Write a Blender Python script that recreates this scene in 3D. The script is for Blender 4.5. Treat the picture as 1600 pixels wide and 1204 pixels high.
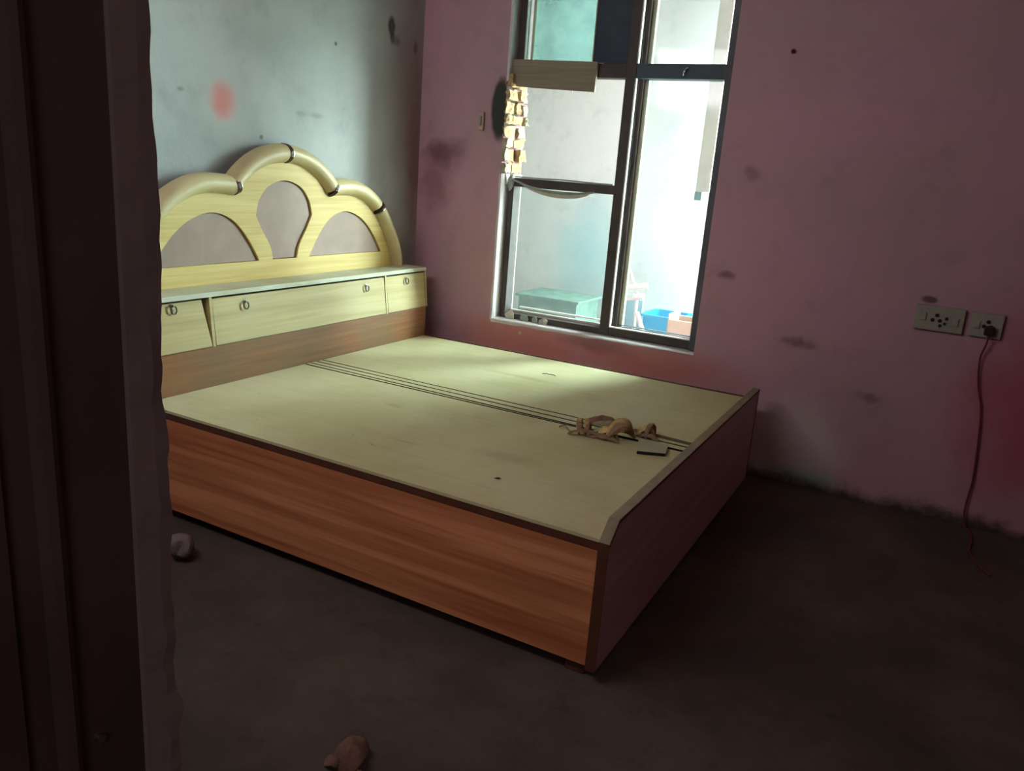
import bpy, bmesh, math, random
from mathutils import Vector, Matrix, noise
random.seed(7)
S = bpy.context.scene
COL = S.collection
for o in list(bpy.data.objects): bpy.data.objects.remove(o)

# ------------------------------------------------------------------ camera
cam_d = bpy.data.cameras.new('camera'); cam = bpy.data.objects.new('camera', cam_d); COL.objects.link(cam)
cam.location = (2.7347, -3.8707, 1.3756)
cam.rotation_euler = (1.306846, -0.074016, 0.501820)
cam_d.sensor_fit = 'HORIZONTAL'; cam_d.sensor_width = 36; cam_d.lens = 1238.16 / 1600 * 36
cam_d.clip_start = .02; cam_d.clip_end = 200
S.camera = cam

# ------------------------------------------------------------------ light
w = bpy.data.worlds.new('sky'); S.world = w; w.use_nodes = True
bg = w.node_tree.nodes['Background']
bg.inputs['Color'].default_value = (.74, .95, .94, 1); bg.inputs['Strength'].default_value = 11.0
sd = bpy.data.lights.new('sun', 'SUN'); sun = bpy.data.objects.new('sun', sd); COL.objects.link(sun)
sd.energy = 1.5; sd.color = (1, .97, .88); sd.angle = math.radians(.6)
sun.location = (2, -6, 9)
sun.rotation_euler = Vector((-.16, .62, -.80)).to_track_quat('-Z', 'Y').to_euler()
pd = bpy.data.lights.new('window_portal', 'AREA'); portal = bpy.data.objects.new('window_portal', pd); COL.objects.link(portal)
pd.shape = 'RECTANGLE'; pd.size = 1.3; pd.size_y = 2.2
portal.location = (1.13, .30, 1.6); portal.rotation_euler = (math.radians(-90), 0, 0)
pd.cycles.is_portal = True

fd = bpy.data.lights.new('fill_light', 'AREA'); fill = bpy.data.objects.new('fill_light', fd); COL.objects.link(fill)  # added fill light, no real opening behind it
fd.shape = 'RECTANGLE'; fd.size = 1.6; fd.size_y = .5; fd.energy = 3.3; fd.color = (1, .93, .98)
fill.location = (.9, -3.42, 2.3)
fill.rotation_euler = Vector((.05, 1, -.35)).to_track_quat('-Z', 'Y').to_euler()

cd_ = bpy.data.lights.new('corridor_fill', 'AREA'); cl = bpy.data.objects.new('corridor_fill', cd_); COL.objects.link(cl)  # added fill light behind the camera, without a fixture
cd_.shape = 'RECTANGLE'; cd_.size = .9; cd_.size_y = .5; cd_.energy = 1.5; cd_.color = (1, .9, .88)
cl.location = (3.7, -5.6, 2.4)
cl.rotation_euler = Vector((-.35, 1, -.45)).to_track_quat('-Z', 'Y').to_euler()

V = S.view_settings
V.view_transform = 'Standard'; V.look = 'None'; V.gamma = 1; V.use_curve_mapping = False
V.exposure = 2.7

# ------------------------------------------------------------------ helpers
def lin(c):
    return tuple((x/12.92 if x <= .04045 else ((x+.055)/1.055)**2.4) for x in [v/255 for v in c])
WO = {}
def worg(o): return WO.get(o.name, Vector((0, 0, 0)))
def build(name, verts, faces, mat, parent=None, smooth=False, bevel=0, seg=2, origin=None):
    bm = bmesh.new()
    vs = [bm.verts.new(v) for v in verts]
    for f in faces:
        try: bm.faces.new([vs[i] for i in f])
        except ValueError: pass
    return link(name, bm, mat, parent, smooth, bevel, seg, origin)
def link(name, bm, mat, parent=None, smooth=False, bevel=0, seg=2, origin=None):
    bmesh.ops.recalc_face_normals(bm, faces=bm.faces)
    if bevel:
        es = [e for e in bm.edges if len(e.link_faces) == 2 and e.calc_face_angle(0) > math.radians(35)]
        bmesh.ops.bevel(bm, geom=es, offset=bevel, segments=seg, affect='EDGES', profile=.6, clamp_overlap=True)
    xs = [v.co.x for v in bm.verts]; ys = [v.co.y for v in bm.verts]; zs = [v.co.z for v in bm.verts]
    org = Vector(origin) if origin else Vector(((min(xs)+max(xs))/2, (min(ys)+max(ys))/2, min(zs)))
    for v in bm.verts: v.co -= org
    me = bpy.data.meshes.new(name); bm.to_mesh(me); bm.free()
    me.materials.append(mat)
    if smooth:
        for p in me.polygons: p.use_smooth = True
        try: me.set_sharp_from_angle(angle=math.radians(40))
        except Exception: pass
    o = bpy.data.objects.new(name, me); COL.objects.link(o)
    WO[o.name] = org
    if parent is not None:
        o.parent = parent; o.location = org - worg(parent)
    else: o.location = org
    return o
def boxes(bm, lo, hi, M=None):
    x0, y0, z0 = lo; x1, y1, z1 = hi
    P = [(x0,y0,z0),(x1,y0,z0),(x1,y1,z0),(x0,y1,z0),(x0,y0,z1),(x1,y0,z1),(x1,y1,z1),(x0,y1,z1)]
    vs = [bm.verts.new(M @ Vector(p) if M else p) for p in P]
    for f in [(0,3,2,1),(4,5,6,7),(0,1,5,4),(1,2,6,5),(2,3,7,6),(3,0,4,7)]: bm.faces.new([vs[i] for i in f])
def box(name, lo, hi, mat, parent=None, bevel=0, M=None):
    bm = bmesh.new(); boxes(bm, lo, hi, M); return link(name, bm, mat, parent, bevel=bevel)
def thing(name, loc, label, cat, group=None):
    o = bpy.data.objects.new(name, None); COL.objects.link(o); o.location = loc; o.empty_display_size = .1
    WO[o.name] = Vector(loc); tag(o, label, cat, group); return o
def tag(o, label, cat, group=None):
    o['label'] = label; o['category'] = cat
    if group: o['group'] = group
    return o
def struct(o, label=None):
    o['kind'] = 'structure'
    if label: o['label'] = label
    return o
def prism(name, pts, ax, a, b, mat, parent=None, bevel=0, smooth=False):
    """pts 2D polygon extruded along axis ax from a to b"""
    def P(p, t):
        q = list(p); q.insert(ax, t); return tuple(q)
    n = len(pts)
    vs = [P(p, a) for p in pts] + [P(p, b) for p in pts]
    fs = [tuple(range(n)), tuple(range(2*n-1, n-1, -1))] + [(i, (i+1) % n, n+(i+1) % n, n+i) for i in range(n)]
    return build(name, vs, fs, mat, parent, bevel=bevel, smooth=smooth)
def tube(bm, pts, r, n=8, caps=True, squash=None):
    pts = [Vector(p) for p in pts]; rings = []
    rr = r if isinstance(r, (list, tuple)) else [r]*len(pts)
    up = Vector((0, 0, 1))
    for i, p in enumerate(pts):
        t = (pts[min(i+1, len(pts)-1)] - pts[max(i-1, 0)]).normalized()
        u = t.cross(up)
        if u.length < .1: u = t.cross(Vector((1, 0, 0)))
        u.normalize(); v = t.cross(u)
        rings.append([bm.verts.new(p + u*math.cos(a)*rr[i] + v*math.sin(a)*rr[i]) for a in [2*math.pi*k/n for k in range(n)]])
    for a, b in zip(rings, rings[1:]):
        for k in range(n): bm.faces.new((a[k], a[(k+1) % n], b[(k+1) % n], b[k]))
    if caps: bm.faces.new(rings[0]); bm.faces.new(rings[-1][::-1])
def smooth_path(P, n=8):
    P = [Vector(p) for p in P]; out = []
    for i in range(len(P)-1):
        p0 = P[max(i-1, 0)]; p1 = P[i]; p2 = P[i+1]; p3 = P[min(i+2, len(P)-1)]
        for k in range(n):
            t = k/n
            out.append(.5*((2*p1)+(-p0+p2)*t+(2*p0-5*p1+4*p2-p3)*t*t+(-p0+3*p1-3*p2+p3)*t**3))
    out.append(P[-1]); return out

# ------------------------------------------------------------------ materials
class N:
    def __init__(s, name):
        s.m = bpy.data.materials.new(name); s.m.use_nodes = True; s.t = s.m.node_tree; s.b = s.t.nodes['Principled BSDF']
        s.pos = s.t.nodes.new('ShaderNodeNewGeometry').outputs['Position']
    def n(s, typ, **kw):
        x = s.t.nodes.new('ShaderNode'+typ)
        for k, v in kw.items(): setattr(x, k, v)
        return x
    def l(s, a, b): s.t.links.new(a, b)
    def setv(s, sock, v):
        if hasattr(v, 'links') or hasattr(v, 'is_linked'): s.l(v, sock)
        else: sock.default_value = v
    def math(s, op, a, b=0.0, clamp=False):
        x = s.n('Math', operation=op); x.use_clamp = clamp; s.setv(x.inputs[0], a); s.setv(x.inputs[1], b); return x.outputs[0]
    def mapping(s, scale=(1, 1, 1), loc=(0, 0, 0)):
        x = s.n('Mapping'); s.l(s.pos, x.inputs['Vector']); x.inputs['Scale'].default_value = scale; x.inputs['Location'].default_value = loc; return x.outputs[0]
    def noise(s, scale, detail=4, rough=.55, vec=None, dist=0):
        x = s.n('TexNoise'); s.l(vec if vec is not None else s.pos, x.inputs['Vector'])
        x.inputs['Scale'].default_value = scale; x.inputs['Detail'].default_value = detail; x.inputs['Roughness'].default_value = rough; x.inputs['Distortion'].default_value = dist
        return x.outputs['Fac']
    def ramp(s, fac, stops):
        x = s.n('ValToRGB'); s.l(fac, x.inputs[0]); e = x.color_ramp.elements
        while len(e) < len(stops): e.new(.5)
        for el, (p, c) in zip(e, stops):
            el.position = p; el.color = (*c, 1) if len(c) == 3 else c
        return x.outputs[0]
    def step(s, fac, a, b):
        x = s.n('MapRange'); x.interpolation_type = 'SMOOTHSTEP'; s.setv(x.inputs[0], fac); x.inputs[1].default_value = a; x.inputs[2].default_value = b; return x.outputs[0]
    def mix(s, fac, a, b, mode='MIX'):
        x = s.n('Mix', data_type='RGBA', blend_type=mode); s.setv(x.inputs[0], fac)
        for i, c in ((6, a), (7, b)):
            if isinstance(c, tuple): x.inputs[i].default_value = (*c[:3], 1)
            else: s.l(c, x.inputs[i])
        return x.outputs[2]
    def blob(s, c, r, soft=.5, wob=.5, nscale=9):
        """1 inside an ellipsoid of radii r around c, ragged edge"""
        sub = s.n('VectorMath', operation='SUBTRACT'); s.l(s.pos, sub.inputs[0]); sub.inputs[1].default_value = c
        dv = s.n('VectorMath', operation='DIVIDE'); s.l(sub.outputs[0], dv.inputs[0]); dv.inputs[1].default_value = r
        ln = s.n('VectorMath', operation='LENGTH'); s.l(dv.outputs[0], ln.inputs[0])
        d = s.math('ADD', ln.outputs['Value'], s.math('MULTIPLY', s.math('SUBTRACT', s.noise(nscale, 3), .5), wob*2))
        return s.math('SUBTRACT', 1.0, s.step(d, 1-soft, 1+soft*.3))
    def sepz(s):
        x = s.n('SeparateXYZ'); s.l(s.pos, x.inputs[0]); return x.outputs
    def fin(s, col, rough=.7, bump=None, bstr=.2, bdist=.01, metal=0, spec=.3):
        s.setv(s.b.inputs['Base Color'], (*col[:3], 1) if isinstance(col, tuple) else col)
        s.setv(s.b.inputs['Roughness'], rough); s.b.inputs['Metallic'].default_value = metal
        s.b.inputs['Specular IOR Level'].default_value = spec
        if bump is not None:
            x = s.n('Bump'); x.inputs['Strength'].default_value = bstr; x.inputs['Distance'].default_value = bdist
            s.l(bump, x.inputs['Height']); s.l(x.outputs[0], s.b.inputs['Normal'])
        return s.m
def flat(name, c, rough=.6, var=.18, scale=14, metal=0, spec=.3, bstr=.1):
    k = N(name); c = lin(c)
    col = k.ramp(k.noise(scale, 5), [(.3, tuple(x*(1-var) for x in c)), (.7, tuple(min(1, x*(1+var)) for x in c))])
    return k.fin(col, rough, k.noise(scale*6, 3), bstr, .003, metal, spec)
def wood(name, c1, c2, axis, dens=26, rough=.45, spec=.4, dust=None, dustamt=.5):
    """straight-grained laminate, grain along axis"""
    k = N(name)
    sc = [1.0, 1.0, 1.0]; sc[axis] = .035
    v = k.mapping(tuple(sc))
    n1 = k.noise(dens, 3, .6, v, .3); n2 = k.noise(dens*4, 4, .6, v)
    f = k.math('ADD', k.math('MULTIPLY', n1, .75), k.math('MULTIPLY', n2, .25))
    col = k.ramp(f, [(.36, lin(c1)), (.5, tuple((a+b)/2 for a, b in zip(lin(c1), lin(c2)))), (.62, lin(c2))])
    if dust:
        d = k.step(k.noise(2.2, 5, .6), .35, .7)
        col = k.mix(k.math('MULTIPLY', d, dustamt), col, lin(dust))
    return k.fin(col, rough, f, .05, .002, 0, spec)

m_ring = flat('tarnished_ring_metal', (70, 66, 58), .4, .15, 20, metal=.8)
# pink plaster of the window wall
def plaster(name, a, b, blobs, foot=None, rough=.85):
    k = N(name)
    big = k.step(k.noise(1.3, 4, .6), .35, .68)
    col = k.mix(big, lin(a), lin(b))
    mid = k.step(k.noise(5.5, 5, .65), .5, .75)
    col = k.mix(k.math('MULTIPLY', mid, .28), col, tuple(x*.55 for x in lin(b)))
    fine = k.step(k.noise(42, 4, .7), .63, .76)
    col = k.mix(k.math('MULTIPLY', fine, .3), col, tuple(x*.35 for x in lin(a)))
    for (c, r, cc, st, soft, wob, ns) in blobs:
        col = k.mix(k.math('MULTIPLY', k.blob(c, r, soft, wob, ns), st), col, lin(cc))
    if foot:
        z = k.math('ADD', k.sepz()['Z'], k.math('MULTIPLY', k.math('SUBTRACT', k.noise(7, 5, .7), .5), .16))
        col = k.mix(k.math('MULTIPLY', k.math('SUBTRACT', 1, k.step(z, .0, foot[1])), .9), col, lin(foot[0]))
    h = k.math('ADD', k.math('MULTIPLY', k.noise(9, 5, .6), .7), k.math('MULTIPLY', k.noise(80, 3), .12))
    return k.fin(col, rough, h, .35, .012, 0, .2)
GRN = (38, 48, 42)
m_wall_b = plaster('pink_plaster', (196, 150, 168), (182, 148, 156), [
    ((.515, 0, 1.69), (.062, .2, .17), (52, 62, 56), .95, .25, .12, 14),
    ((1.98, 0, 1.976), (.012, .05, .012), (50, 30, 30), .9, .4, .3, 30),
    ((.75, 0, .47), (.5, .3, .13), (204, 132, 118), .8, .8, .5, 6),
    ((1.55, 0, .47), (.5, .3, .11), (192, 116, 108), .7, .8, .5, 6),
    ((1.2, 0, .52), (.25, .2, .05), (120, 72, 60), .5, .8, .6, 9),
    ((2.27, 0, .16), (.26, .2, .30), (205, 190, 188), .85, .7, .35, 5),
    ((2.33, 0, .06), (.17, .2, .05), (150, 185, 165), .7, .7, .4, 8),
    ((3.2, 0, .55), (.35, .2, .55), (172, 62, 76), .75, .9, .4, 4),
    ((.18, 0, 1.45), (.16, .2, .10), (96, 48, 54), .65, .8, .7, 8),
    ((.12, 0, 1.28), (.13, .2, .2), (120, 62, 66), .5, .8, .7, 9),
    ((1.83, 0, .97), (.05, .1, .025), (110, 74, 74), .7, .7, .6, 20),
    ((2.2, 0, .70), (.10, .1, .03), (96, 62, 62), .6, .8, .7, 20),
    ((2.55, 0, .50), (.06, .1, .03), (90, 56, 58), .5, .8, .7, 20),
    ((1.88, 0, 1.45), (.05, .1, .04), (128, 84, 86), .5, .8, .7, 20),
    ((2.71, 0, .975), (.035, .1, .018), (70, 44, 46), .8, .5, .4, 25),
], foot=((44, 40, 36), .085))
m_wall_l = plaster('faded_plaster', (176, 181, 178), (160, 164, 161), [
    ((0, -1.40, 1.575), (.2, .085, .085), (206, 120, 112), .75, .8, .4, 10),
    ((0, -1.42, 1.53), (.2, .05, .05), (206, 126, 118), .5, .8, .4, 10),
    ((0, -.29, 2.05), (.2, .035, .055), (58, 62, 56), .9, .5, .4, 18),
    ((0, -.28, 2.0), (.2, .02, .03), (58, 62, 56), .8, .5, .4, 18),
    ((0, -.25, 1.99), (.2, .05, .03), (112, 104, 98), .7, .7, .5, 18),
    ((0, -.075, 1.98), (.2, .022, .035), (52, 40, 42), .8, .5, .5, 20),
    ((0, -.04, 1.4), (.2, .10, .7), (140, 92, 92), .75, .9, .5, 5),
    ((0, -.10, 1.75), (.2, .22, .5), (150, 126, 120), .5, .9, .5, 5),
    ((0, -.85, 1.56), (.2, .05, .015), (120, 130, 122), .5, .8, .7, 20),
    ((0, -.95, 1.56), (.2, .04, .015), (120, 130, 122), .5, .8, .7, 20),
    ((0, -1.62, 1.59), (.2, .02, .012), (120, 118, 108), .6, .7, .6, 20),
    ((0, -.72, 1.9), (.2, .012, .012), (60, 60, 56), .7, .5, .6, 30),
    ((0, -1.2, 1.44), (.2, .015, .012), (90, 92, 84), .7, .5, .6, 30),
    ((0, -1.1, 1.85), (.2, .35, .12), (140, 150, 142), .35, .9, .6, 5),
], foot=((44, 40, 36), .07))
m_wall_o = plaster('plain_plaster', (196, 138, 140), (170, 118, 120), [], foot=((44, 40, 36), .07))
m_ceil = plaster('ceiling_plaster', (200, 190, 182), (186, 176, 168), [])
k = N('cement_floor')
f1 = k.step(k.noise(1.6, 6, .65), .35, .7)
col = k.mix(f1, lin((74, 64, 56)), lin((98, 84, 74)))
col = k.mix(k.math('MULTIPLY', k.step(k.noise(11, 6, .7), .52, .8), .6), col, lin((46, 38, 34)))
col = k.mix(k.math('MULTIPLY', k.step(k.noise(60, 3, .7), .66, .74), .5), col, lin((124, 110, 96)))
m_floor = k.fin(col, .8, k.math('ADD', k.noise(12, 6, .7), k.math('MULTIPLY', k.noise(90, 3), .3)), .4, .01, 0, .25)

m_headwood = wood('cream_laminate', (190, 160, 84), (212, 188, 116), 1, 30, .5, .3)
m_flap = wood('cream_flap_laminate', (172, 152, 96), (192, 174, 122), 1, 30, .6, .3, (172, 164, 132), .35)
k = N('dusty_shelf')
zz = k.step(k.noise(3.5, 5, .6), .3, .7)
m_shelf = k.fin(k.mix(zz, lin((176, 172, 138)), lin((196, 198, 176))), .55, k.noise(120, 2), .06, .001, 0, .35)
m_inlay = flat('mauve_brown_laminate', (148, 122, 106), .5, .12, 9)
m_mold = flat('varnished_moulding', (196, 180, 134), .42, .10, 7, spec=.4)
m_band = flat('dark_joint_leather', (58, 34, 28), .4, .2, 20)
m_chrome = flat('worn_chrome', (200, 196, 186), .25, .08, 20, metal=1, spec=.5)
m_skirt = wood('brown_skirt_laminate', (120, 72, 44), (156, 102, 62), 1, 24, .4, .4, (112, 96, 70), .6)
m_side = wood('orange_brown_laminate', (166, 96, 60), (212, 142, 98), 0, 20, .42, .35)
m_foot = wood('foot_laminate', (168, 136, 136), (190, 156, 150), 1, 20, .45, .3)
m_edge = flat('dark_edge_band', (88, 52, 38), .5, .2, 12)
m_edgel = flat('dusty_edge_band', (138, 124, 98), .7, .15, 16)
k = N('dusty_plywood')
d1 = k.step(k.noise(1.8, 6, .6), .35, .68)
col = k.mix(d1, lin((186, 175, 130)), lin((202, 193, 153)))
vv = k.mapping((.05, 1, 1)); col = k.mix(k.math('MULTIPLY', k.step(k.noise(34, 4, .6, vv), .5, .75), .16), col, lin((150, 130, 90)))
col = k.mix(k.math('MULTIPLY', k.step(k.noise(26, 5, .7), .66, .74), .5), col, lin((112, 96, 70)))
for c, r in [((1.20, -1.72, .44), (.08, .012, .1)), ((.92, -1.40, .44), (.05, .02, .1)), ((1.05, -.62, .44), (.25, .03, .1)), ((1.55, -1.62, .44), (.14, .05, .1))]:
    col = k.mix(k.math('MULTIPLY', k.blob(c, r, .8, .6, 12), .28), col, lin((132, 116, 84)))
m_deck = k.fin(col, .75, k.noise(70, 4), .1, .002, 0, .25)
m_dark = flat('painted_shade', (34, 28, 22), .9, .1)  # shade as a colour, for the slat gaps and the offcut edge
m_frame = flat('painted_window_frame', (76, 68, 66), .55, .2, 10)
m_frame2 = flat('grey_window_frame', (92, 94, 100), .55, .2, 10)
m_frame3 = flat('blue_grey_window_frame', (62, 80, 92), .5, .2, 10)
m_bead = flat('white_glazing_bead', (214, 210, 200), .6, .08, 20)
m_sash = flat('pale_sash', (196, 196, 168), .6, .1, 16)
m_ply = flat('dark_plywood', (58, 70, 82), .6, .2, 8)
m_board = wood('grey_brown_board', (134, 124, 108), (154, 142, 126), 0, 30, .7, .2)
m_reveal = flat('white_reveal_plaster', (212, 206, 206), .85, .08, 16, bstr=.3)
m_brick = flat('broken_brick', (178, 152, 116), .9, .4, 30, bstr=.6)
m_brick2 = flat('broken_plaster', (178, 170, 146), .9, .3, 30, bstr=.6)
m_cloth = flat('dusty_plastic', (150, 160, 148), .5, .15, 20)
m_scrap = flat('torn_plastic', (196, 196, 176), .5, .15, 20)
m_jamb = flat('dark_brown_jamb', (84, 68, 66), .5, .25, 6)
m_jplaster = flat('mauve_plaster_edge', (132, 116, 116), .85, .2, 8, bstr=.4)
m_plate = flat('switch_plate', (158, 156, 142), .5, .06, 10)
m_hole = flat('socket_dark', (44, 36, 32), .7, .2)
m_cord = flat('red_brown_cord', (112, 44, 48), .5, .1)
m_peel = flat('dried_husk', (190, 160, 104), .7, .35, 24, bstr=.3)
m_peel2 = flat('brown_husk', (138, 108, 84), .7, .3, 24, bstr=.3)
m_peel3 = flat('dark_husk', (122, 90, 76), .8, .35, 24, bstr=.3)
m_offcut = flat('plywood_offcut', (168, 160, 128), .75, .1, 14)
m_ext = plaster('outdoor_wall_plaster', (208, 220, 216), (196, 212, 209), [
    ((.2, 2.1, .75), (.35, .3, .5), (140, 205, 208), .6, .9, .4, 4),
])
m_extg = flat('outdoor_ground', (160, 156, 144), .9, .2, 5)
m_extr = flat('outdoor_side_wall', (150, 140, 130), .9, .15, 5)
m_tub = flat('blue_plastic', (0, 158, 208), .4, .06, 6)
m_crate = flat('tan_crate', (176, 150, 128), .8, .1, 8)
m_pipe = flat('white_plastic_pipe', (214, 212, 206), .4, .05, 8)
m_tank = flat('grey_green_tank', (120, 158, 148), .8, .15, 12)
m_slate = flat('pale_blue_panel', (130, 176, 190), .7, .12, 10)
def glass(name, tint, rough, mixf):
    k = N(name)
    g = k.n('BsdfGlass'); 
    tr = k.n('BsdfTransparent'); tr.inputs[0].default_value = (*tint, 1)
    gl = k.n('BsdfGlossy'); gl.inputs['Roughness'].default_value = rough
    df = k.n('BsdfTranslucent'); df.inputs[0].default_value = (*tint, 1)
    m1 = k.n('MixShader'); m1.inputs[0].default_value = .03; k.l(tr.outputs[0], m1.inputs[1]); k.l(gl.outputs[0], m1.inputs[2])
    m2 = k.n('MixShader'); k.l(k.math('MULTIPLY', k.step(k.noise(7, 5, .6), -.6, 1.3), mixf), m2.inputs[0]); k.l(m1.outputs[0], m2.inputs[1]); k.l(df.outputs[0], m2.inputs[2])
    out = k.t.nodes['Material Output']; k.l(m2.outputs[0], out.inputs[0]); k.t.nodes.remove(g)
    return k.m
m_glass = glass('clear_glass', (.93, .97, .97), .05, .015)
m_tglass = glass('dusty_teal_glass', (.39, .51, .49), .2, .5)

# ------------------------------------------------------------------ room shell
CZ = 2.9; TH = .23; XR = 4.3; YN = -3.48; YN2 = -3.68
WX0, WX1, WZ0, WZ1 = .543, 1.722, .558, 2.56
def strip_wall(name, segs, mat):
    bm = bmesh.new()
    for lo, hi in segs: boxes(bm, lo, hi)
    return struct(link(name, bm, mat))
box_floor = struct(box('floor', (-.3, -7, -.12), (XR+.3, TH, 0), m_floor))
wall_back = strip_wall('wall_back', [((-TH, 0, 0), (WX0, TH, CZ)), ((WX1, 0, 0), (XR+TH, TH, CZ)),
    ((WX0, 0, 0), (WX1, TH, WZ0)), ((WX0, 0, WZ1), (WX1, TH, CZ))], m_wall_b)
wall_left = strip_wall('wall_left', [((-TH, -7, 0), (0, 0, CZ))], m_wall_l)
wall_right = strip_wall('wall_right', [((XR, -7, 0), (XR+TH, 0, CZ))], m_wall_o)
DX0, DX1, DZ = 2.237, 3.12, 2.15
wall_front = strip_wall('wall_front', [((0, YN2, 0), (DX0-.03, YN, CZ)), ((DX1, YN2, 0), (XR, YN, CZ)), ((DX0-.03, YN2, DZ), (DX1, YN, CZ))], m_wall_o)
wall_rear = strip_wall('wall_rear', [((0, -7.2, 0), (XR, -7, CZ))], m_wall_o)
ceiling = struct(box('ceiling', (-.5, -7.2, CZ), (XR+.5, TH+.25, CZ+.15), m_ceil))
# rough plaster return beside the doorway (room-side corner of the door opening)
bm = bmesh.new(); prof = [(DX0-.05, YN+.004), (DX0-.012, YN+.002), (DX0, YN-.004), (DX0+.001, YN-.016), (DX0, -3.514), (DX0-.05, -3.514)]
rows = []
nz = 230
for i in range(nz+1):
    z = DZ*i/nz; r = []
    lowk = .4 + 1.5*max(0, 1-(z-.5)/.9)
    for j, (x, y) in enumerate(prof):
        a = 0
        if j in (1, 2, 3):
            a = (noise.noise(Vector((z*14, j*.4, 1)))*.006 + noise.noise(Vector((z*45, j*.7, 5)))*.0035)*lowk
        r.append(bm.verts.new((x+a*.5, y+a, z)))
    rows.append(r)
for a, b in zip(rows, rows[1:]):
    for j in range(len(prof)): bm.faces.new((a[j], a[(j+1) % 6], b[(j+1) % 6], b[j]))
bm.faces.new(rows[0]); bm.faces.new(rows[-1][::-1])
struct(link('trim_1', bm, m_jplaster), 'chipped plaster edge of the doorway')
# door frame
door = struct(prism('door_1', [(2.12, -3.514), (2.232, -3.514), (2.232, -3.566), (2.239, -3.5705), (2.242, -3.5755), (2.240, -3.581), (2.232, -3.585), (2.231, -3.604), (2.236, -3.607), (2.238, -3.70), (2.12, -3.70)], 2, 0, DZ, m_jamb), 'dark brown wooden door frame post')
bm = bmesh.new(); tube(bm, [(2.2315, -3.552, .93), (2.2355, -3.552, .93)], .004, 10); link('frame_screw', bm, m_chrome, door)
struct(box('door_2', (DX1-.06, -3.70, 0), (DX1, -3.514, DZ), m_jamb), 'dark brown wooden door frame post on the latch side')

# added frame round the fill light beside the doorway; the wall has no opening
fill_frame = struct(box('fill_light_frame', (.06, YN+.0005, 2.00), (.10, YN+.05, 2.60), m_frame), 'added frame around the fill light on the doorway wall')
for lo, hi in (((1.70, 2.00), (1.74, 2.60)), ((.10, 2.00), (1.70, 2.04)), ((.10, 2.56), (1.70, 2.60))):
    box('frame_rail', (lo[0], YN+.0005, lo[1]), (hi[0], YN+.05, hi[1]), m_frame, fill_frame)
# window opening: plaster reveal, sill, broken bricks
bm = bmesh.new()
n = 60
def jag_strip(name, mat, base, d1, d2, t0, t1, amp, seed, n=60):
    pass
sill_pts = []
bm = bmesh.new(); rows = []
for i in range(n+1):
    x = WX0 + (WX1-WX0)*i/n
    j = noise.noise(Vector((x*9, 3, 0)))*.006; j2 = noise.noise(Vector((x*11, 7, 0)))*.006
    f = 1 - .45*max(0, (x-WX0)/(WX1-WX0)-.4)
    top = WZ0+.010-.008*(x-WX0)/(WX1-WX0)
    rows.append([bm.verts.new(p) for p in [(x, -.004+j*.3, WZ0-.014+.011*(x-WX0)/(WX1-WX0)+j2*.7), (x, -.006+j*.3, top-.006), (x, .0, top), (x, TH-.01, top+.006), (x, TH-.01, WZ0-.012)]])
for a, b in zip(rows, rows[1:]):
    for q in range(5): bm.faces.new((a[q], a[(q+1) % 5], b[(q+1) % 5], b[q]))
bm.faces.new(rows[0]); bm.faces.new(rows[-1][::-1])
struct(link('trim_2', bm, m_reveal), 'whitewashed plaster window sill')
bm = bmesh.new(); rows = []
for i in range(n+1):
    z = WZ0 + (1.36-WZ0)*i/n
    j = noise.noise(Vector((z*8, 13, 0)))*.006
    rows.append([bm.verts.new(p) for p in [(WX0-.006+j, -.004, z), (WX0+.006+j*.6, -.003, z), (WX0+.012, .01, z), (WX0+.014, TH-.01, z), (WX0-.006, TH-.01, z)]])
for a, b in zip(rows, rows[1:]):
    for q in range(5): bm.faces.new((a[q], a[(q+1) % 5], b[(q+1) % 5], b[q]))
bm.faces.new(rows[0]); bm.faces.new(rows[-1][::-1])
struct(link('trim_3', bm, m_reveal), 'white plaster window reveal, left side')
struct(box('trim_4', (WX0-.004, -.003, 1.83), (WX0+.012, TH-.01, WZ1), m_reveal, bevel=.003), 'upper part of the plaster window reveal')
# exposed bricks where the frame has been torn out
zb = 1.365; kk = 0
while zb < 1.82:
    h = random.uniform(.035, .085)
    y = .0
    while y < .2:
        wy = random.uniform(.05, .12)
        bm = bmesh.new(); pr = random.uniform(.004, .040)
        boxes(bm, (WX0-.005, y+.004-(.004 if y == 0 else 0), zb), (WX0+pr, min(y+wy, .222), zb+h))
        bmesh.ops.subdivide_edges(bm, edges=bm.edges, cuts=2, use_grid_fill=True)
        for v in bm.verts: v.co += Vector([noise.noise(v.co*60+Vector((q*9, 0, 0)))*.006 for q in range(3)])*2.0
        link('brick', bm, m_brick if (kk*7) % 3 else m_brick2, wall_back); kk += 1
        y += wy+.012
    zb += h+.012

# window frame
win = struct(box('window_1', (.563, .06, WZ0+.01), (.597, .14, 1.30), m_frame, bevel=.003), 'dark weathered wooden window frame')
def wp(name, lo, hi, m=m_frame, bev=.003): return box(name, lo, hi, m, win, bevel=bev)
wp('frame_stile', (.563, .06, 1.84), (.600, .14, WZ1))
wp('frame_stile', (1.680, .04, WZ0+.01), (1.7215, .14, WZ1), m_frame2)
wp('frame_mullion', (1.180, .06, WZ0+.01), (1.234, .14, WZ1))
wp('frame_rail', (.597, .062, WZ0+.01), (1.180, .138, .600))
wp('frame_rail', (1.234, .062, WZ0+.01), (1.680, .138, .612))
wp('frame_rail', (.585, .062, 1.297), (1.180, .138, 1.343))
wp('transom', (.600, .062, 1.862), (1.180, .138, 1.930))
wp('transom', (1.234, .062, 1.862), (1.680, .138, 1.930), m_frame3)
wp('frame_rail', (.600, .062, 2.50), (1.680, .138, WZ1))
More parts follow.
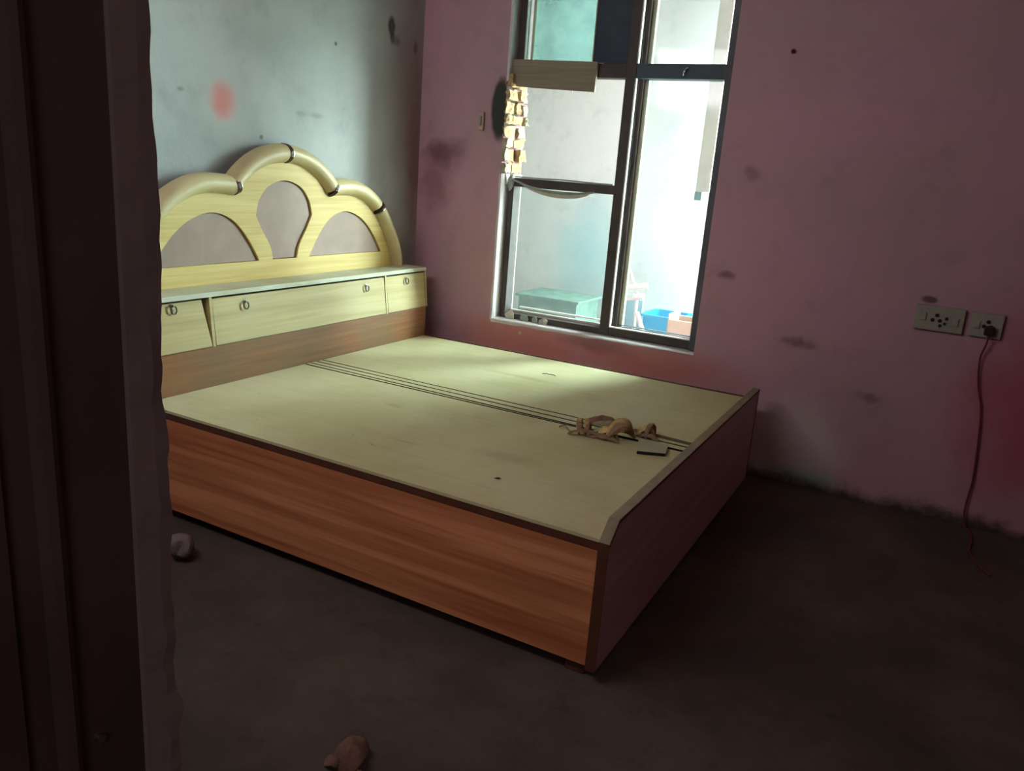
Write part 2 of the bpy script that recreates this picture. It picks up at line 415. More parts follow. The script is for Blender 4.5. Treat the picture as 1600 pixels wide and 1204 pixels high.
# glazing beads and sash strips
for z0, z1 in ((.612, 1.862), (1.93, 2.5)):
    wp('glazing_bead', (1.2345, .052, z0), (1.2415, .075, z1), m_bead, .001)
    wp('sash_strip', (1.262, .125, z0), (1.284, .150, z1), m_sash, .002)
    wp('sash_strip', (1.2415, .10, z0), (1.262, .136, z1), m_frame, .001)
wp('glazing_bead', (1.2415, .052, .612), (1.680, .075, .618), m_bead, .001)
wp('sash_strip', (1.262, .12, .6185), (1.680, .136, .624), m_ply, .001)
wp('glazing_bead', (.597, .120, .600), (1.180, .145, .612), m_bead, .002)
wp('glazing_bead', (.640, .150, .620), (1.150, .165, .630), m_bead, .002)
wp('glazing_bead', (.604, .055, 1.93), (.609, .075, 2.5), m_bead, .001)
wp('glazing_bead', (.618, .10, 1.93), (.632, .12, 2.5), m_sash, .001)
wp('glazing_bead', (.745, .075, 1.93), (1.05, .08, 1.9345), m_bead, .001)
# panes
g = wp('pane', (1.284, .108, .618), (1.680, .111, 1.862), m_glass, 0)
g = wp('pane', (1.284, .108, 1.930), (1.680, .111, 2.50), m_glass, 0)
g = wp('pane', (.632, .108, 1.930), (.990, .111, 2.50), m_tglass, 0); g['label'] = 'dusty teal-tinted upper pane'
g = wp('pane', (.605, .128, .612), (1.180, .131, 1.297), m_glass, 0)
pl = wp('blind_panel', (.990, .085, 1.930), (1.180, .105, 2.50), m_ply, .002); pl['label'] = 'dark plywood filling of the upper light'
wp('glazing_bead', (.982, .08, 1.935), (.990, .11, 2.5), m_board, .001)
# small hook on the transom
bm = bmesh.new(); tube(bm, smooth_path([(1.475, .055, 1.878), (1.480, .045, 1.890), (1.487, .044, 1.903), (1.497, .047, 1.910)], 4), .004, 8)
link('latch_hook', bm, m_chrome, win)

# nailed board across the transom
M = Matrix.Rotation(math.radians(-1.5), 4, 'Y')
o = prism('wooden_board', [(.549, 1.944), (1.036, 1.933), (1.031, 1.790), (.700, 1.803), (.534, 1.813)], 1, .032, .050, m_board, bevel=.002)
tag(o, 'grey-brown board fixed flat across the left end of the window transom', 'board')

# drooping cloth-covered wire along the middle rail
t = thing('plastic_sheet_roll', (.58, .05, 1.25), 'torn grey plastic sheeting sagging from the middle window rail', 'plastic sheet')
bm = bmesh.new(); tube(bm, smooth_path([(.575, .050, 1.338), (.63, .048, 1.322), (.70, .045, 1.300), (.80, .043, 1.287), (.90, .043, 1.283), (.99, .045, 1.288), (1.08, .050, 1.300)], 6), [.004+.0035*math.sin(math.pi*i/36) for i in range(37)], 8)
link('rolled_edge', bm, m_cloth, t, smooth=True)
bm = bmesh.new()
top = smooth_path([(.66, .048, 1.310), (.75, .046, 1.290), (.86, .046, 1.280), (.97, .046, 1.282), (1.05, .048, 1.292)], 6)
bot = smooth_path([(.66, .046, 1.304), (.75, .04, 1.272), (.86, .038, 1.256), (.97, .04, 1.260), (1.05, .045, 1.283)], 6)
for dy in (0, .003):
    A = [bm.verts.new(p+Vector((0, dy, 0))) for p in top]; B = [bm.verts.new(p+Vector((0, dy+noise.noise(p*30)*.004, 0))) for p in bot]
    for i in range(len(A)-1): bm.faces.new((A[i], A[i+1], B[i+1], B[i]))
link('hanging_flap', bm, m_scrap, t, smooth=True)
bm = bmesh.new(); tube(bm, smooth_path([(.60, .056, 1.349), (.75, .058, 1.348), (.9, .057, 1.350), (1.05, .058, 1.347), (1.17, .06, 1.346)], 5), .0045, 6)
link('rail_edging', bm, m_cloth, t, smooth=True)
bm = bmesh.new()
bmesh.ops.create_icosphere(bm, subdivisions=3, radius=1)
for v in bm.verts:
    c = v.co.copy(); r = 1+.5*noise.noise(c*2.2)
    v.co = Vector((.580+c.x*.018*r, .052+c.y*.012*r, 1.318+c.z*.042*r))
link('bunched_corner', bm, m_cloth, t, smooth=True)

# ragged plastic scraps hanging on the bottom rail
def ragged(name, cx, cz, wd, ht, mat, y=.045, seed=0):
    bm = bmesh.new(); nn = 14
    ring = []
    for dy in (0, .0025):
        c = bm.verts.new((cx, y+dy, cz))
        R = []
        for k2 in range(nn):
            a = 2*math.pi*k2/nn; r = 1+.4*noise.noise(Vector((math.cos(a)*1.5+seed, math.sin(a)*1.5, seed*2)))
            R.append(bm.verts.new((cx+math.cos(a)*wd*r, y+dy+noise.noise(Vector((a, seed, 1)))*.006, cz+math.sin(a)*ht*r)))
        for k2 in range(nn): bm.faces.new((c, R[k2], R[(k2+1) % nn]))
        ring.append(R)
    for k2 in range(nn): bm.faces.new((ring[0][k2], ring[0][(k2+1) % nn], ring[1][(k2+1) % nn], ring[1][k2]))
    return link(name, bm, mat, smooth=False)
for i, (cx, cz, wd, ht, lb, mm) in enumerate([
        (.637, .588, .032, .024, 'crumpled whitish plastic scrap in the left corner of the window sill', m_scrap),
        (.725, .580, .026, .027, 'grey-green plastic scrap on the bottom rail, second from the window corner', m_cloth),
        (.795, .573, .020, .028, 'small pointed plastic scrap on the bottom rail, third from the window corner', m_cloth),
        (.845, .580, .028, .022, 'rounded dusty plastic scrap on the bottom rail, fourth from the window corner', m_scrap)]):
    o = ragged('plastic_scrap', cx, cz, wd, ht, mm, .050, i*3.1)
    tag(o, lb, 'plastic scrap', 'plastic scraps on the window sill')
o = ragged('plaster_flake', .735, .508, .009, .009, m_reveal, -.0025, 9)
tag(o, 'small white plaster flake stuck on the wall below the window', 'flake')

# ------------------------------------------------------------------ bed
YF, YC, YB = -.178, -1.113, -2.008     # far side, headboard centre, near side
XH, XF, T = .223, 2.096, .030
HB, ZB, HF = .4393, .045, .484
bed = thing('bed', (1.1, -1.093, 0), 'wooden storage double bed without mattress, cream scalloped headboard and orange-brown sides', 'bed')
# headboard panel with cut-outs
cen = [(.404*math.sin(a), .973+.404*math.cos(a)) for a in [math.radians(d) for d in range(0, 51, 5)]]
side = [(p.x, p.y) for p in smooth_path([(.303, 1.232, 0), (.376, 1.237, 0), (.455, 1.237, 0), (.53, 1.222, 0), (.61, 1.185, 0), (.672, 1.139, 0), (.72, 1.09, 0), (.761, 1.034, 0), (.80, .972, 0), (.828, .915, 0), (.845, .866, 0), (.853, .815, 0)], 4)]
half = cen + side
outline = [(.853, .60)] + half[::-1] + [(-a, b) for a, b in half[1:]] + [(-.853, .60)]
central = smooth_path([(-.077, .907, 0), (-.092, .966, 0), (-.140, 1.040, 0), (-.177, 1.105, 0)], 4)[:-1] + smooth_path([(-.177, 1.105, 0), (-.157, 1.173, 0), (-.098, 1.234, 0), (0, 1.259, 0), (.098, 1.234, 0), (.157, 1.173, 0), (.177, 1.105, 0)], 5)[:-1] + smooth_path([(.177, 1.105, 0), (.140, 1.040, 0), (.092, .966, 0), (.077, .907, 0)], 4)
central = [(p.x, p.y) for p in central]
semi = [(p.x, p.y) for p in smooth_path([(.158, .907, 0), (.213, .993, 0), (.279, 1.067, 0), (.345, 1.106, 0), (.426, 1.120, 0), (.52, 1.096, 0), (.60, 1.045, 0), (.675, .965, 0), (.716, .905, 0)], 5)]
def curve_panel(name, loops, x0, x1, mat, parent):
    cu = bpy.data.curves.new('tmp', 'CURVE'); cu.dimensions = '2D'; cu.fill_mode = 'BOTH'; cu.extrude = (x1-x0)/2
    for L in loops:
        sp = cu.splines.new('POLY'); sp.points.add(len(L)-1); sp.use_cyclic_u = True
        for p, q in zip(sp.points, L): p.co = (q[0], q[1], 0, 1)
    tmp = bpy.data.objects.new('tmp', cu); COL.objects.link(tmp)
    dg = bpy.context.evaluated_depsgraph_get(); me = bpy.data.meshes.new_from_object(tmp.evaluated_get(dg))
    bm = bmesh.new(); bm.from_mesh(me)
    bmesh.ops.remove_doubles(bm, verts=bm.verts, dist=1e-5)
    bpy.data.objects.remove(tmp); bpy.data.curves.remove(cu); bpy.data.meshes.remove(me)
    xm = (x0+x1)/2
    for v in bm.verts: v.co = Vector((xm+v.co.z, YC+v.co.x, v.co.y))
    return link(name, bm, mat, parent)
msemi = [(-a, b) for a, b in semi]
hb = curve_panel('headboard_panel', [outline, central, semi, msemi], .035, .057, m_headwood, bed)
bk = curve_panel('backing_panel', [[(a*.985, b-.006) for a, b in outline]], .022, .034, m_edge, hb)
def shrink(L, d=.004):
    cx = sum(a for a, b in L)/len(L); cz = sum(b for a, b in L)/len(L)
    out = []
    for a, b in L:
        v = Vector((cx-a, cz-b)); v.normalize(); out.append((a+v.x*d, b+v.y*d))
    return out
for L in (central, semi, msemi):
    curve_panel('inlay_panel', [shrink(L)], .036, .047, m_inlay, hb)
# half-round moulding in six segments with leather joints
def molding(path, name='arch_moulding'):
    bm = bmesh.new(); rings = []
    P = [Vector((p[0], p[1])) for p in path]
    for i, p in enumerate(P):
        t = (P[min(i+1, len(P)-1)]-P[max(i-1, 0)]).normalized(); nrm = Vector((-t.y, t.x))
        ring = []
        for a in range(13):
            th = math.pi*a/12
            ring.append(bm.verts.new((.040+.058*math.sin(th), YC+p.x+nrm.x*.042*math.cos(th), p.y+nrm.y*.042*math.cos(th))))
        rings.append(ring)
    for a, b in zip(rings, rings[1:]):
        for q in range(12): bm.faces.new((a[q], a[q+1], b[q+1], b[q]))
        bm.faces.new((a[12], a[0], b[0], b[12]))
    bm.faces.new(rings[0]); bm.faces.new(rings[-1][::-1])
    return link(name, bm, m_mold, hb, smooth=True)
def arc(a0, a1, n=16): return [(.404*math.sin(math.radians(a0+(a1-a0)*i/n)), .973+.404*math.cos(math.radians(a0+(a1-a0)*i/n))) for i in range(n+1)]
molding(arc(.6, 49.6)); molding(arc(-.6, -49.6))
ji = min(range(len(side)), key=lambda i: abs(side[i][0]-.668))
for s in (1, -1):
    jj = ji if s == 1 else ji+6
    molding([(s*a, b) for a, b in side[:jj]]); molding([(s*a, b) for a, b in side[jj+1:]])
def band(y, z, ang, wdt=.012, big=1.06):
    """dark collar and bright ring round the moulding; ang = direction of the moulding"""
    t = Vector((math.cos(ang), math.sin(ang))); nrm = Vector((-t.y, t.x))
    for (mt, off, w2, k2, nm) in ((m_band, 0, wdt, big, 'joint_collar'), (m_chrome, wdt*.75, .003, big+.03, 'joint_ring')):
        bm = bmesh.new(); rings = []
        for sgn in (-1, 1):
            ring = []
            c = Vector((y, z))+t*(off+sgn*w2/2)
            for a in range(13):
                th = math.pi*a/12
                ring.append(bm.verts.new((.038+.060*k2*math.sin(th), YC+c.x+nrm.x*.042*k2*math.cos(th), c.y+nrm.y*.042*k2*math.cos(th))))
            rings.append(ring)
        a, b = rings
        for q in range(12): bm.faces.new((a[q], a[q+1], b[q+1], b[q]))
        bm.faces.new((a[12], a[0], b[0], b[12])); bm.faces.new(a); bm.faces.new(b[::-1])
        link(nm, bm, mt, hb)
band(0, 1.377, 0)
band(.306, 1.232, math.radians(-22), .013, 1.05); band(-.306, 1.232, math.radians(22), .016, 1.05)
sj = side[ji]
band(sj[0], sj[1], math.radians(-42), .009, 1.08); band(-side[ji+6][0], side[ji+6][1], math.radians(52), .009, 1.06)

# storage box of the headboard
YL = -2.048
FT, FB = .205, .226                        # front face leans out towards the bottom
SZ, BZ = .824, .606
o = prism('shelf_top', [(.057, SZ-.020), (FT+.002, SZ-.020), (FT+.002, SZ), (.057, SZ)], 1, YL, YF, m_shelf, bed, bevel=.002)
def side_panel(y0, y1, name, mat=m_flap): return prism(name, [(.057, BZ), (FB, BZ), (FT+.001, SZ-.0205), (.057, SZ-.0205)], 1, y0, y1, mat, bed, bevel=.001)
side_panel(YF-.014, YF, 'box_side'); side_panel(YL, YL+.014, 'box_side')
D1, D2 = -1.686, -.545
side_panel(D1, D1+.014, 'box_divider'); side_panel(D2-.007, D2+.007, 'box_divider')
prism('box_floor', [(.057, BZ), (FB-.006, BZ), (FB-.008, BZ+.014), (.057, BZ+.014)], 1, YL+.0145, YF-.0145, m_edge, bed)
box('box_back', (.0575, YL+.0145, BZ+.015), (.063, YF-.0145, SZ-.021), m_edge, bed)
def flap(y0, y1, pulls, in_top=0.0, slant=0.0):
    zt, zb2 = SZ-.029, BZ+.003
    xt = FT-.002-in_top; xb = FB+.001
    th = .016
    q4 = [(xb, zb2), (xt, zt), (xt-th, zt), (xb-th, zb2)]
    o = build('flap_door', [(x, y0, z) for x, z in q4]+[(x, y1-(slant if z == zt else 0), z) for x, z in q4],
              [(0,1,2,3),(7,6,5,4),(0,4,5,1),(1,5,6,2),(2,6,7,3),(3,7,4,0)], m_flap, bed, bevel=.0015)
    for py, pz in pulls:
        px = xb+(xt-xb)*(pz-zb2)/(zt-zb2)
        bm = bmesh.new()
        # rosette
        tube(bm, [(px, py, pz+.012), (px+.004, py, pz+.012)], .006, 12)
        tube(bm, [(px+.003, py, pz+.012), (px+.012, py, pz+.012)], .0028, 8)
        ringp = [(px+.010-.002*math.cos(a), py+math.sin(a)*.013, pz-.003+math.cos(a)*.015) for a in [2*math.pi*q/20 for q in range(21)]]
        link('pull_rosette', bm, m_chrome, o, smooth=True)
        bm = bmesh.new(); tube(bm, ringp, .0030, 8, caps=False)
        link('ring_pull', bm, m_ring, o, smooth=True)
    return o
flap(YL+.017, D1-.004, [(-1.852, .775)], .010, .022)
flap(D1+.0165, D2-.0115, [(-1.503, .757), (-.708, .757)])
flap(D2+.010, YF-.018, [(-.366, .765)], .001)
box('headboard_skirt', (.195, YL+.01, .02), (XH-.004, YF-.004, BZ-.001), m_skirt, bed)
# side and foot panels
def panelx(y0, y1, name):
    o = box(name, (XH-.003, y0, ZB), (XF-T-.001, y1, HB-.036), m_side, bed, bevel=.001); return o
panelx(YB, YB+.018, 'side_panel')
panelx(YF-.018, YF, 'side_panel')
box('edge_strip', (XH-.002, YB-.002, HB-.0355), (XF-T-.0015, YB+.020, HB-.010), m_edge, bed, bevel=.002)  # strip below the deck edge, darker than the side panel
box('edge_strip', (XH-.002, YF-.010, HB-.0355), (XF-T-.0015, YF+.002, HB+.004), m_edge, bed, bevel=.002)
# footboard with a chamfered corner
fy0, fy1 = YB-.012, YF+.012
fpts = [(fy0, ZB-.003), (fy1, ZB-.003), (fy1, HF), (fy0+.060, HF), (fy0, HF-.050)]
foot = prism('footboard', [(a, b) for a, b in fpts], 0, XF-T, XF-.002, m_foot, bed)
# edge banding following the footboard's outline, proud of the face
def banding(pts, w2=.005):
    for (a, b), mt in (((2, 3), m_edgel), ((3, 4), m_edgel), ((4, 0), m_edge), ((1, 2), m_edge)):
        p, q = Vector(pts[a]), Vector(pts[b]); t = (q-p).normalized(); nn = Vector((t.y, -t.x))
        quad = [p+nn*.002, q+nn*.002, q-nn*.0005, p-nn*.0005]
        prism('edge_band', [tuple(v) for v in quad], 0, XF-T-.0005, XF+.0005, mt, foot)
    for a, b in ((2, 3), (3, 4)):
        p, q = Vector(pts[a]), Vector(pts[b]); t = (q-p).normalized(); nn = Vector((-t.y, t.x))
        prism('edge_bead', [tuple(v) for v in (p, q, q+nn*.008, p+nn*.008)], 0, XF-.002, XF+.002, m_edge, foot)
banding(fpts)
# platform
DT = .010
def dark_sides(o):
    o.data.materials.append(m_dark)  # slot shade painted onto the sides facing the gaps
    for p in o.data.polygons:
        if p.normal.z < .5 and -1.2 < p.center.y+o.location.y+bed.location.y < -1.0: p.material_index = 1
    return o
def deck(name, y0, y1, x0=XH-.003, x1=XF-T-.001, z=HB, mat=m_deck):
    return dark_sides(box(name, (x0, y0, z-DT), (x1, y1, z), mat, bed))
deck('platform_board', -1.031, YF-.012)
deck('platform_board', YB-.004, -1.158)
def strip(ya0, ya1, yb0, yb1, name='centre_slat', xa=XH-.003, xb=XF-T-.002, z=HB, mat=m_deck):
    vs = [(xa, ya0, z-DT), (xb, yb0, z-DT), (xb, yb1, z-DT), (xa, ya1, z-DT), (xa, ya0, z), (xb, yb0, z), (xb, yb1, z), (xa, ya1, z)]
    return dark_sides(build(name, vs, [(0,3,2,1),(4,5,6,7),(0,1,5,4),(1,2,6,5),(2,3,7,6),(3,0,4,7)], mat, bed))
strip(-1.070, -1.041, -1.087, -1.041)
strip(-1.112, -1.080, -1.136, -1.098)
strip(-1.145, -1.121, -1.146, -1.1455, xb=1.66)
box('slat_support', (XH, -1.19, HB-.080), (XF-T-.002, -1.0, HB-.034), m_dark, bed)
for x, y in ((.32, YF-.07), (.32, YB+.07), (XF-.06, YF-.07), (XF-.075, YB+.05)):
    box('leg', (x-.03, y-.03, 0), (x+.03, y+.03, ZB-.004+.01), m_edge, bed, bevel=.003)

# ------------------------------------------------------------------ litter on the bed
def curl(bm, c, L, wd, bend, axis_rot, tilt, th=.0018, nu=14, nv=5, cup=.4, taper=.8, seed=0):
    """curled dry strip: arc of total angle bend along its length"""
    M = Matrix.Translation(Vector(c)) @ Matrix.Rotation(axis_rot, 4, 'Z') @ Matrix.Rotation(tilt, 4, 'X')
    R = L/max(bend, .01)
    top = []; 
    for lay in (0, 1):
        g = []
        for i in range(nu+1):
            a = bend*(i/nu-.5); row = []
            ww = wd*(1-taper*abs(2*i/nu-1)**2.2)
            for j in range(nv+1):
                s = (j/nv-.5)
                r = R-lay*th + noise.noise(Vector((i*.5+seed, j*.6, seed)))*.004
                x = r*math.sin(a); z = r*math.cos(a)-R*math.cos(bend/2)
                y = s*ww; z -= cup*s*s*ww
                row.append(bm.verts.new(M @ Vector((x, y, z))))
            g.append(row)
        top.append(g)
    for g in top:
        for i in range(nu):
            for j in range(nv): bm.faces.new((g[i][j], g[i+1][j], g[i+1][j+1], g[i][j+1]))
    a, b = top
    for i in range(nu):
        for j in (0, nv): bm.faces.new((a[i][j], a[i+1][j], b[i+1][j], b[i][j]))
    for j in range(nv):
        for i in (0, nu): bm.faces.new((a[i][j], a[i][j+1], b[i][j+1], b[i][j]))
def litter(name, loc, pieces, label, cat, group=None):
    t = thing(name, loc, label, cat, group)
    lz = loc[2]
    for pc in pieces:
        bm = bmesh.new(); curl(bm, **pc['k'])
        mz = min(v.co.z for v in bm.verts); 
        for v in bm.verts: v.co.z = (v.co.z-mz)*1.6+lz+pc.get('lift', 0)+.0008
        link('husk_piece', bm, pc['m'], t, smooth=True)
    return t
def P(x, y, L, wd, bend, rot, tilt=0, lift=0, m=None, cup=.4, taper=.8, seed=0):
    return dict(k=dict(c=(x, y, 0), L=L, wd=wd, bend=bend, axis_rot=math.radians(rot), tilt=math.radians(tilt), cup=cup, taper=taper, seed=seed), lift=lift, m=m or m_peel)
Rr = 28.75
litter('dried_husk', (1.70, -1.19, HB), [
    P(1.632, -1.195, .105, .022, 2.9, 120, 14, .0, m_peel, seed=1),
    P(1.648, -1.205, .100, .022, 2.8, 105, -12, .0, m_peel2, seed=2),
    P(1.662, -1.195, .110, .020, 3.0, 112, 10, .0, m_peel, seed=3),
    P(1.678, -1.200, .095, .020, 2.7, 98, -8, .0, m_peel2, seed=4),
    P(1.690, -1.245, .15, .020, .9, 10, 10, .0, m_peel2, seed=5),
    P(1.750, -1.235, .13, .018, .7, 5, 20, .0, m_peel2, seed=6),
    P(1.700, -1.125, .13, .024, .7, 38, 35, .030, m_peel2, seed=7),
    P(1.722, -1.140, .12, .014, .3, 40, 50, .026, m_offcut, seed=12),
    P(1.790, -1.165, .17, .052, 2.5, 60, 22, .0, m_peel, cup=.9, seed=8),
    P(1.806, -1.190, .15, .060, 2.3, 48, -18, .0, m_peel2, cup=.9, seed=9),
    P(1.752, -1.195, .10, .030, 2.4, 35, 20, .0, m_peel, seed=10),
    P(1.592, -1.225, .08, .008, .9, 150, 10, .0, m_peel2, seed=11),
    P(1.735, -1.175, .11, .030, 1.1, 15, 0, .0, m_offcut, seed=13),
], 'larger curled clump of dried brown husk lying on the platform centre', 'husk', 'dried husk litter on the bed platform')
litter('dried_husk', (1.85, -1.10, HB), [
    P(1.866, -1.086, .10, .034, 2.5, 28, 15, .0, m_peel, seed=21),
    P(1.884, -1.080, .12, .026, 2.6, 85, -12, .0, m_peel2, seed=22),
    P(1.856, -1.062, .08, .028, 1.6, 10, 0, .0, m_peel2, seed=23),
    P(1.888, -1.112, .09, .026, 1.2, -10, 10, .0, m_peel2, seed=24),
], 'smaller crumpled husk piece nearer the footboard', 'husk', 'dried husk litter on the bed platform')
t = thing('plywood_offcut', (1.93, -1.2, HB), 'small flat plywood offcut lying on the platform by the footboard', 'offcut')
def slab(nm, z0, z1, g, mt, par):
    q = [(1.862+g, -1.150-g), (1.975-g, -1.145-g), (1.998-g, -1.25+g), (1.905+g, -1.292+g)]
    return build(nm, [(x, y, z0) for x, y in q]+[(x, y, z1) for x, y in q], [(0,3,2,1),(4,5,6,7),(0,1,5,4),(1,2,6,5),(2,3,7,6),(3,0,4,7)], mt, par)
slab('shadow_layer', HB+.0006, HB+.0115, .001, m_dark, t); slab('face_veneer', HB+.0117, HB+.0135, 0, m_offcut, t)  # lower dark layer paints the shadow along the offcut's edge
o = build('gap_strip', [(1.80, -1.050, HB), (2.03, -1.062, HB), (2.03, -1.040, HB), (1.80, -1.024, HB), (1.80, -1.050, HB+.005), (2.03, -1.062, HB+.005), (2.03, -1.040, HB+.005), (1.80, -1.024, HB+.005)],
          [(0,3,2,1),(4,5,6,7),(0,1,5,4),(1,2,6,5),(2,3,7,6),(3,0,4,7)], flat('gap_dark_strip', (104, 92, 72), .8, .15), bevel=.001)  # added dark strip standing for the wide slot in the deck
tag(o, 'dark strip standing in for the wide platform gap between the husk and the footboard', 'gap strip')
bm = bmesh.new(); tube(bm, smooth_path([(1.13, -.497, HB+.002), (1.15, -.485, HB+.003), (1.165, -.500, HB+.006), (1.18, -.480, HB+.002), (1.20, -.492, HB+.002)], 5), .0015, 6)
tag(link('thread_scrap', bm, m_hole, smooth=True), 'bit of dark thread lying on the far platform board', 'thread')
bm = bmesh.new(); curl(bm, (1.634, -1.813, HB+.001), .022, .010, 1.5, .6, 0, .001, 8, 3)
tag(link('leaf_crumb', bm, m_hole, smooth=True), 'dark dry crumb lying on the near platform board', 'crumb')

# ------------------------------------------------------------------ wall fittings
def socket_board(x0, x1, z0, z1, tilt, lab, holes, rocker):
    t = thing('switch_board', ((x0+x1)/2, -.002, z0), lab, 'switch board', 'socket boards on the window wall')
    bm = bmesh.new(); boxes(bm, (x0, -.022, z0), (x1, -.0005, z1)); link('face_plate', bm, m_plate, t, bevel=.004)
    for (hx, hz, r) in holes:
        bm = bmesh.new(); tube(bm, [(hx, -.0215, hz), (hx, -.0245, hz)], r, 14); link('socket_hole', bm, m_hole, t)
    for (hx, hz) in rocker:
        bm = bmesh.new(); boxes(bm, (hx-.011, -.028, hz-.016), (hx+.011, -.021, hz+.016)); link('rocker_switch', bm, m_plate, t, bevel=.002)
    return t
socket_board(2.668, 2.857, .847, .953, 0, 'wide pale switch board with socket, left of the pair on the pink wall',
             [(2.752, .915, .008), (2.738, .893, .008), (2.766, .893, .008), (2.770, .872, .007), (2.790, .905, .007), (2.786, .883, .006)], [(2.700, .905), (2.826, .895)])
socket_board(2.880, 3.000, .848, .950, 0, 'narrow pale socket board with a red cord plugged in',
             [(2.945, .915, .008), (2.958, .895, .008), (2.932, .895, .008)], [(2.905, .9)])
t = thing('power_cord', (2.957, -.03, 0), 'reddish brown electric cord hanging from the narrow socket board to the floor', 'cord')
bm = bmesh.new(); boxes(bm, (2.935, -.052, .862), (2.972, -.0285+.0045, .900)); link('plug', bm, m_hole, t, bevel=.006)
bm = bmesh.new(); tube(bm, smooth_path([(2.956, -.045, .868), (2.954, -.038, .82), (2.945, -.022, .758), (2.960, -.016, .648), (2.992, -.014, .54), (3.010, -.014, .40), (3.024, -.014, .224), (3.020, -.018, .102), (3.03, -.03, .02), (3.05, -.06, .006), (3.06, -.16, .005), (3.05, -.30, .005), (3.08, -.42, .005), (3.12, -.50, .005)], 6), .0042, 8)
link('cable', bm, m_cord, t, smooth=True)
t = thing('wall_hook', (.405, -.001, 1.575), 'small beige latch block screwed to the wall left of the window', 'hook')
bm = bmesh.new(); boxes(bm, (.392, -.020, 1.577), (.424, -.0005, 1.672)); link('base_block', bm, flat('beige_block', (176, 156, 136), .6, .1), t, bevel=.006)
bm = bmesh.new(); boxes(bm, (.400, -.032, 1.600), (.414, -.019, 1.650)); link('catch', bm, m_plate, t, bevel=.004)
bm = bmesh.new(); tube(bm, [(1.98, -.0005, 1.976), (1.98, -.018, 1.974)], .004, 8); tube(bm, [(1.98, -.018, 1.974), (1.98, -.020, 1.974)], .007, 10)
tag(link('wall_nail', bm, m_hole), 'dark nail sticking out of the pink wall right of the window', 'nail')

# ------------------------------------------------------------------ litter on the floor
t = litter('floor_husk', (1.75, -2.68, 0), [
    P(1.722, -2.610, .12, .040, 2.3, 60, 20, .0, m_peel3, seed=31),
    P(1.742, -2.640, .13, .045, 2.4, 100, 25, .0, m_peel3, seed=32),
    P(1.705, -2.655, .06, .026, 2.3, 20, 20, .0, m_peel3, seed=33),
    P(1.790, -2.665, .07, .026, 2.0, 130, 30, .0, m_peel3, seed=34),
    P(1.730, -2.720, .07, .030, 2.2, 10, 30, .0, m_peel3, seed=35),
    P(1.775, -2.720, .07, .030, 2.2, 80, 50, .0, m_peel3, seed=36),
], 'crumpled brown husk litter on the floor at the bottom of the picture', 'husk')
bm = bmesh.new(); bmesh.ops.create_icosphere(bm, subdivisions=3, radius=1)
for v in bm.verts:
    c = v.co.copy(); r = 1+.45*noise.noise(c*1.6+Vector((3, 1, 2)))
    v.co = Vector((.618+c.x*.046*r, -2.19+c.y*.04*r, .045+c.z*.045*r))
mz = min(v.co.z for v in bm.verts)
for v in bm.verts: v.co.z -= mz
tag(link('plaster_lump', bm, flat('pale_lump', (120, 104, 104), .8, .2), smooth=True), 'pale lump of plaster on the floor beside the door frame edge', 'rubble')

# ------------------------------------------------------------------ outdoors
struct(box('ground', (-6, TH, -.3), (9, 9, -.10), m_extg), 'ground of the yard outside')
ext = box('neighbour_wall', (-6, 2.1, -.10), (2.25, 2.35, 5.0), m_ext)
tag(ext, 'sunlit pale neighbouring wall seen through the window', 'wall')
ex2 = box('light_bounding_wall', (3.5, TH+.01, -.10), (3.75, 2.35, 5.0), m_extr)  # unseen wall, placed to bound the sky light entering the window
tag(ex2, 'unseen side wall added to cut off the sky light on the right', 'wall')
aw = box('shade_slab', (-6, TH+.26, 2.9), (2.1, 2.09, 3.02), m_extr)  # unseen slab, added to keep sky and sun off the visible wall
tag(aw, 'unseen slab added over the passage to shade the wall outside', 'roof')
ow = struct(box('wall_light_block', (-6, -.6, -.10), (-TH-.001, TH, 5.0), m_extr))  # unseen block, added to stop stray sky light from the left
ew = struct(box('wall_end_block', (-6.25, -.6, -.10), (-6, 2.35, 5.0), m_extr))  # closes the unseen passage end against sky light
# tub
def taper_tub(cx, cy, z0, z1, wx, wy, mat, root, name, th=.012):
    bm = bmesh.new()
    def ring(z, k2, ins): 
        a, b = wx*k2-ins, wy*k2-ins
        pts = []
        for sx, sy in ((-1, -1), (1, -1), (1, 1), (-1, 1)):
            for q in range(5):
                an = math.atan2(sy, sx)-math.pi/4+math.pi/2*q/4
                rr = .03
                pts.append(bm.verts.new((cx+sx*(a-rr)+rr*math.cos(an), cy+sy*(b-rr)+rr*math.sin(an), z)))
        return pts
    R = [ring(z0, .88, 0), ring(z1, 1, 0), ring(z1, 1, -.012), ring(z1+.012, 1, -.012), ring(z1+.012, 1, th), ring(z0+.02, .88, th)]
    for a, b in zip(R, R[1:]):
        for q in range(20): bm.faces.new((a[q], a[(q+1) % 20], b[(q+1) % 20], b[q]))
    bm.faces.new(R[0][::-1]); bm.faces.new(R[-1])
    return link(name, bm, mat, root)
t = thing('blue_tub', (1.10, 1.45, -.10), 'bright blue plastic tub outside, behind the lower right pane', 'tub')
taper_tub(1.12, 1.46, -.10, .49, .13, .16, m_tub, t, 'tub_body')
t = thing('tan_crate', (1.36, 1.12, -.10), 'tan open-topped crate outside at the right end of the lower pane', 'crate')
box('crate_side', (1.27, 1.02, -.10), (1.46, 1.04, .54), m_crate, t, bevel=.003)
box('crate_side', (1.27, 1.24, -.10), (1.46, 1.26, .54), m_crate, t, bevel=.003)
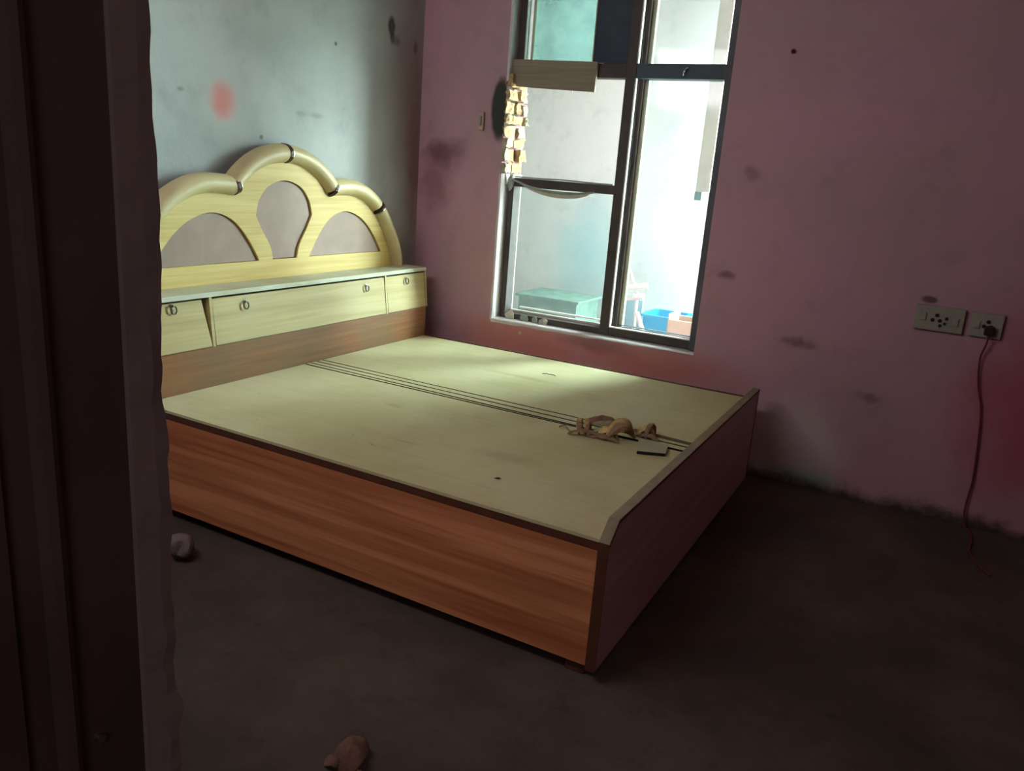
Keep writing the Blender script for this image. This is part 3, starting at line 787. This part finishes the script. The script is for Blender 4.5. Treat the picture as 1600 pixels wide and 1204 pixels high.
box('crate_end', (1.26, 1.02, -.10), (1.2695, 1.26, .575), m_crate, t, bevel=.003)
box('crate_end', (1.4605, 1.02, -.10), (1.47, 1.26, .54), m_crate, t, bevel=.003)
t = thing('pipe_stand', (.95, 1.2, -.10), 'white plastic pipes and joint leaning outside behind the mullion', 'pipe')
def pipe(pts, r, name='pipe'):
    bm = bmesh.new(); tube(bm, pts, r, 10); return link(name, bm, m_pipe, t, smooth=True)
pipe([(.80, 1.2, .572), (.975, 1.2, .618)], .014)
pipe([(.80, 1.23, .649), (1.03, 1.23, .705)], .022)
pipe([(.975, 1.2, .66), (.985, 1.2, -.09)], .012)
pipe([(.858, 1.24, .86), (.93, 1.24, .70)], .012)
pipe([(1.000, 1.16, .53), (1.052, 1.16, .42), (1.12, 1.16, .28)], .016)
bm = bmesh.new(); tube(bm, [(.955, 1.2, .622), (1.022, 1.2, .632)], .024, 12); link('pipe_joint', bm, m_pipe, t, smooth=True)
o = box('leaning_sheet', (.83, 1.32, -.10), (.98, 1.35, .585), m_slate, bevel=.004)
tag(o, 'pale blue sheet standing outside below the white pipes', 'sheet')
t = thing('concrete_tank', (.27, 1.45, -.10), 'grey-green rectangular tank outside behind the lower left pane', 'tank')
box('tank_body', (.03, 1.3, -.10), (.50, 1.7, .495), m_tank, t, bevel=.006)
box('tank_rim', (.01, 1.28, .4955), (.52, 1.72, .515), m_tank, t, bevel=.004)
o = box('hanging_plank', (1.528, .33, 1.345), (1.60, .355, 2.7), flat('cream_painted_board', (228, 226, 206), .6, .06), bevel=.003)
box('end_block', (1.527, .325, 1.30), (1.565, .358, 1.344), m_tank, o, bevel=.002)
o['label'] = 'cream wooden shutter board hanging outside along the right edge of the window'; o['category'] = 'board'
bm = bmesh.new(); tube(bm, smooth_path([(.742, .20, 2.5), (.767, .20, 2.26), (.80, .20, 2.10), (.822, .20, 1.93), (.83, .20, 1.80)], 6), .005, 8)
tag(link('hanging_rope', bm, m_bead, smooth=True), 'pale rope hanging outside behind the teal upper pane', 'rope')
